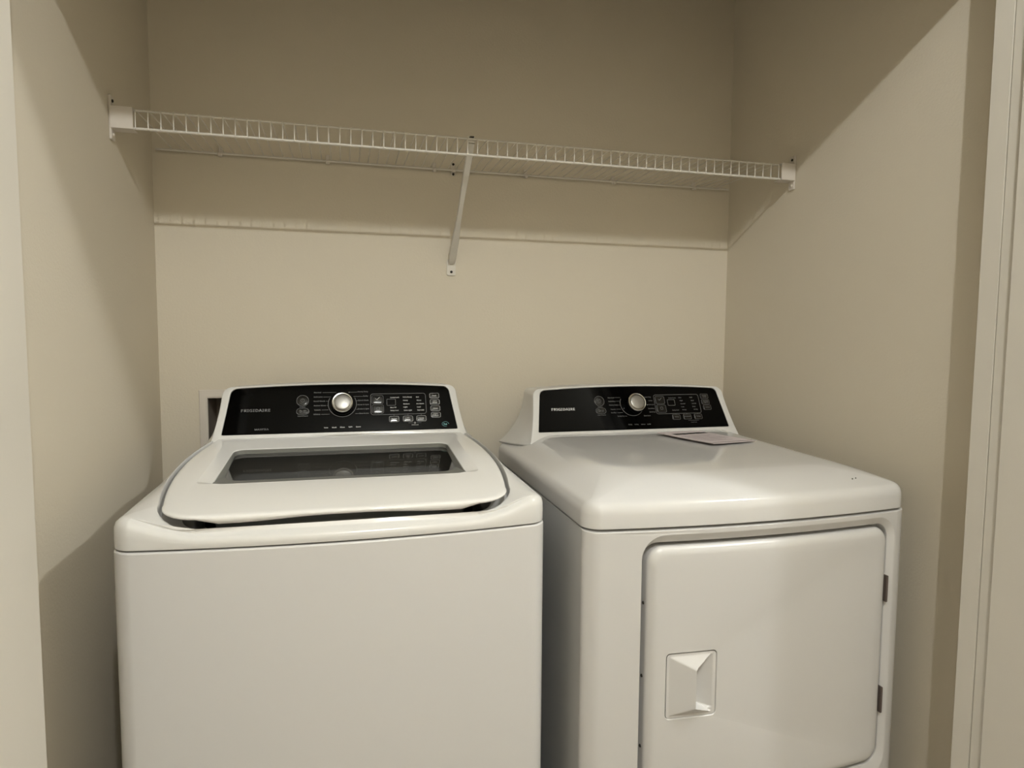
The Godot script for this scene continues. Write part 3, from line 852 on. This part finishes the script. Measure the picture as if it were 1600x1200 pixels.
# ---------------------------------------------------------------- shelf
const SH := 1.6985
const SZ := 0.305
const LIP := 0.039
func shelf() -> void:
	var t := thing("wire_shelf", "long white wire shelf running between the side walls above both machines", "shelf", Vector3(W / 2, SH, 0))
	var o := -Vector3(W / 2, SH, 0)
	var b := MB.new()
	b.tube([Vector3(0, 0.0, 0.0085), Vector3(0, 0.0, 0.10), Vector3(0, 0.0, 0.20), Vector3(0, 0, SZ - 0.006), Vector3(0, -0.0012, SZ - 0.0018), Vector3(0, -0.005, SZ), Vector3(0, -LIP - 0.001, SZ)], 0.00125, 6)
	var wire := b.mesh(60.0)
	for i in 65:
		var w := put("wire", wire, M.wire, t)
		w.position = Vector3(0.0478 + 0.02386 * i, SH, 0) + o
	for q in [["front_rod", SH - 0.0025, SZ - 0.0038, 0.0023, 0.02], ["front_rod", SH - LIP, SZ - 0.0032, 0.0029, 0.02], ["rear_rod", SH - 0.0038, 0.0135, 0.0029, 0.012]]:
		b = MB.new()
		b.tube([Vector3(q[4], q[1], q[2]) + o, Vector3(W / 2, q[1], q[2]) + o, Vector3(W - q[4], q[1], q[2]) + o], q[3], 10)
		put(q[0], b.mesh(60.0), M.wire, t)
	# clips that hold the rear rod to the wall
	for x in [0.159, 0.4209, 0.7028, 0.9631, 1.2331, 1.4974]:
		b = MB.new()
		b.box(Vector3(x, SH + 0.005, 0.003) + o, Vector3(0.010, 0.020, 0.006), 0.0015)
		b.box(Vector3(x, SH - 0.006, 0.0105) + o, Vector3(0.0105, 0.009, 0.015), 0.002)
		put("wall_clip", b.mesh(30.0, false), M.plastic, t)
	b = MB.new()
	b.box(Vector3(0.7555, SH, 0.003) + o, Vector3(0.012, 0.034, 0.006), 0.0015)
	b.box(Vector3(0.7555, SH - 0.005, 0.0105) + o, Vector3(0.012, 0.009, 0.015), 0.002)
	var cl := put("wall_clip", b.mesh(30.0, false), M.plastic, t)
	for dy in [0.0135, -0.0135]:
		b = MB.new()
		b.lathe([Vector2(0.0034, 0.0), Vector2(0.0032, 0.002), Vector2(0.0002, 0.003)], Transform3D(Basis(), Vector3(0.7555, SH + dy, 0.006) + o), 12)
		put("screw", b.mesh(), M.screw, cl)
	# end brackets
	for s in [0, 1]:
		var e := thing("shelf_end_bracket", ["white bracket holding the left end of the wire shelf", "white bracket holding the right end of the wire shelf"][s], "bracket", Vector3(W * s, SH, SZ), "shelf end brackets")
		var k := 1.0 if s == 0 else -1.0
		b = MB.new()
		b.box(Vector3(k * 0.0025, -0.020, -0.008), Vector3(0.0048, 0.088, 0.022), 0.001)      # flange on the wall
		b.box(Vector3(k * 0.024, -0.0205, 0.0045), Vector3(0.042, 0.044, 0.003), 0.0008)      # front plate
		b.box(Vector3(k * 0.024, -0.0415, -0.010), Vector3(0.042, 0.002, 0.030), 0.0005)       # bottom
		b.box(Vector3(k * 0.024, 0.0005, -0.006), Vector3(0.042, 0.002, 0.022), 0.0005)       # top
		put("bracket_body", b.mesh(30.0, false), M.plastic, e)
		for dy in [0.0135, -0.0535]:
			b = MB.new()
			b.lathe([Vector2(0.0034, 0.0), Vector2(0.0032, 0.0022), Vector2(0.0002, 0.0034)], Transform3D(Basis(Vector3.UP, k * PI / 2), Vector3(k * 0.0048, dy, -0.006)), 12)
			put("screw", b.mesh(), M.screw if dy > 0 else M.plastic, e)
	# sloping brace
	var br := thing("shelf_brace", "white sloping metal brace under the middle of the wire shelf", "bracket", Vector3(0.7505, 1.41, 0))
	var top := Vector3(0.0, SH - 0.008 - 1.41, SZ - 0.012)
	var bot := Vector3(0, 0.030, 0.006)
	var d := (top - bot).normalized()
	var nn := Vector3.RIGHT.cross(d).normalized()         # away from the wall side
	if nn.z < 0: nn = -nn
	var prof := [Vector2(-0.0080, -0.004), Vector2(-0.0080, 0.004), Vector2(-0.0065, 0.0060), Vector2(0.0065, 0.0060), Vector2(0.0080, 0.004), Vector2(0.0080, -0.004), Vector2(0.0066, -0.004), Vector2(0.0066, 0.0042), Vector2(-0.0066, 0.0042), Vector2(-0.0066, -0.004)]
	b = MB.new()
	var rs := []
	for f in [[0.0, 0.7, 0.45], [0.02, 1.0, 0.8], [0.06, 1.22, 1.0], [0.22, 1.2, 1.0], [0.38, 0.85, 1.0], [0.55, 0.75, 1.0], [0.75, 0.95, 1.0], [1.0, 1.05, 1.0]]:
		var r := PackedVector3Array()
		for p in prof: r.append(bot.lerp(top, f[0]) + Vector3.RIGHT * p.x * f[1] + nn * p.y * f[2])
		rs.append(r)
	b.loft(rs)
	b.box(top + Vector3(0, 0.006, 0.0), Vector3(0.016, 0.016, 0.006), 0.001)
	put("strut", b.mesh(30.0, false), M.wire, br)
	b = MB.new()
	var po := outline([Vector2(-0.0125, 0.0435), Vector2(0.0125, 0.0435), Vector2(0.0125, -0.003), Vector2(-0.0125, -0.003)], [0.006, 0.006, 0.005, 0.005], [0.0, 0.0, 0.0, 0.0], 4, 3)
	b.loft([face(po, 0.0004), face(po, 0.003), face(grow(po, -0.0008), 0.0038)], true, true)
	put("foot_plate", b.mesh(), M.wire, br)
	b = MB.new()
	b.lathe([Vector2(0.0038, 0.0), Vector2(0.0036, 0.002), Vector2(0.0002, 0.003)], Transform3D(Basis(), Vector3(0, 0.0075, 0.0036)), 12)
	put("screw", b.mesh(), M.screw, br)
	b = MB.new()
	b.box(Vector3(0.0, SH + 0.002 - 1.41, SZ - 0.004), Vector3(0.010, 0.0025, 0.008), 0.0005)
	put("hook", b.mesh(), M.screw, br, "dark hook over the front rod")

# ---------------------------------------------------------------- outlet box in the wall
const OB := Vector4(0.1125, 0.330, 0.860, 1.0740)      # opening x0, x1, y0, y1
func outlet_box() -> void:
	var t := thing("outlet_box", "white recessed washer outlet box in the wall behind the washer", "outlet box", Vector3((OB.x + OB.y) / 2, OB.z, 0))
	var o := -t.position
	var ring := func(d: float, z: float) -> PackedVector3Array:
		return PackedVector3Array([Vector3(OB.x - d, OB.z - d, z) + o, Vector3(OB.y + d, OB.z - d, z) + o, Vector3(OB.y + d, OB.w + d, z) + o, Vector3(OB.x - d, OB.w + d, z) + o])
	var b := MB.new()
	b.loft([ring.call(0.021, 0.0005), ring.call(0.021, 0.004), ring.call(0.019, 0.006), ring.call(0.004, 0.0095), ring.call(-0.0005, 0.008), ring.call(-0.0005, 0.0)])
	put("frame", b.mesh(20.0), M.plastic, t)
	b = MB.new()
	b.loft([ring.call(-0.001, 0.0), ring.call(-0.002, -0.10)], false, true)
	put("box", b.mesh(20.0), M.box, t)
	b = MB.new()
	b.lathe([Vector2(0.017, -0.03), Vector2(0.017, 0.02), Vector2(0.011, 0.03), Vector2(0.011, 0.07), Vector2(0.0002, 0.072)], Transform3D(Basis(Vector3.RIGHT, -PI / 2), Vector3(OB.x + 0.055, OB.z + 0.03, -0.05) + o), 16)
	put("valve", b.mesh(), M.chrome, t)

# ---------------------------------------------------------------- start
func _ready() -> void:
	var cam := Camera3D.new()
	cam.name = "camera"
	add_child(cam)
	var yaw := 0.2543
	var pit := -0.0743
	var rol := 0.0067
	var f := Vector3(sin(yaw) * cos(pit), sin(pit), -cos(yaw) * cos(pit))
	var r := Vector3(cos(yaw), 0, sin(yaw))
	var u := r.cross(f)
	cam.transform = Transform3D(Basis(r * cos(rol) + u * sin(rol), u * cos(rol) - r * sin(rol), -f), Vector3(0.4572, 1.2396, 1.8166))
	cam.fov = rad_to_deg(2.0 * atan(600.0 / 1008.64))
	cam.near = 0.02
	cam.current = true
	var we := WorldEnvironment.new()
	we.name = "environment"
	var env := Environment.new()
	env.background_mode = Environment.BG_COLOR
	env.background_color = Color(0, 0, 0)
	env.tonemap_mode = Environment.TONE_MAPPER_LINEAR
	env.tonemap_exposure = 1.14
	env.sdfgi_enabled = true
	env.ssao_enabled = true
	env.ssil_enabled = true
	we.environment = env
	add_child(we)
	materials()
	font = SystemFont.new()
	font.font_names = PackedStringArray(["Droid Sans"])
	font.font_weight = 700
	lamp(Vector3(0.68, 2.66, 2.37), "bare round ceiling bulb in the hall, in front of the closet opening", 1.62, Color(0.972, 0.983, 0.980))
	lamp(Vector3(2.30, 2.65, 1.566), "bare round ceiling bulb in the hall, to the right of the closet opening", 1.36, Color(0.972, 0.983, 0.980), 0.045)
	room()
	washer()
	dryer()
	shelf()
	outlet_box()
	booklet()
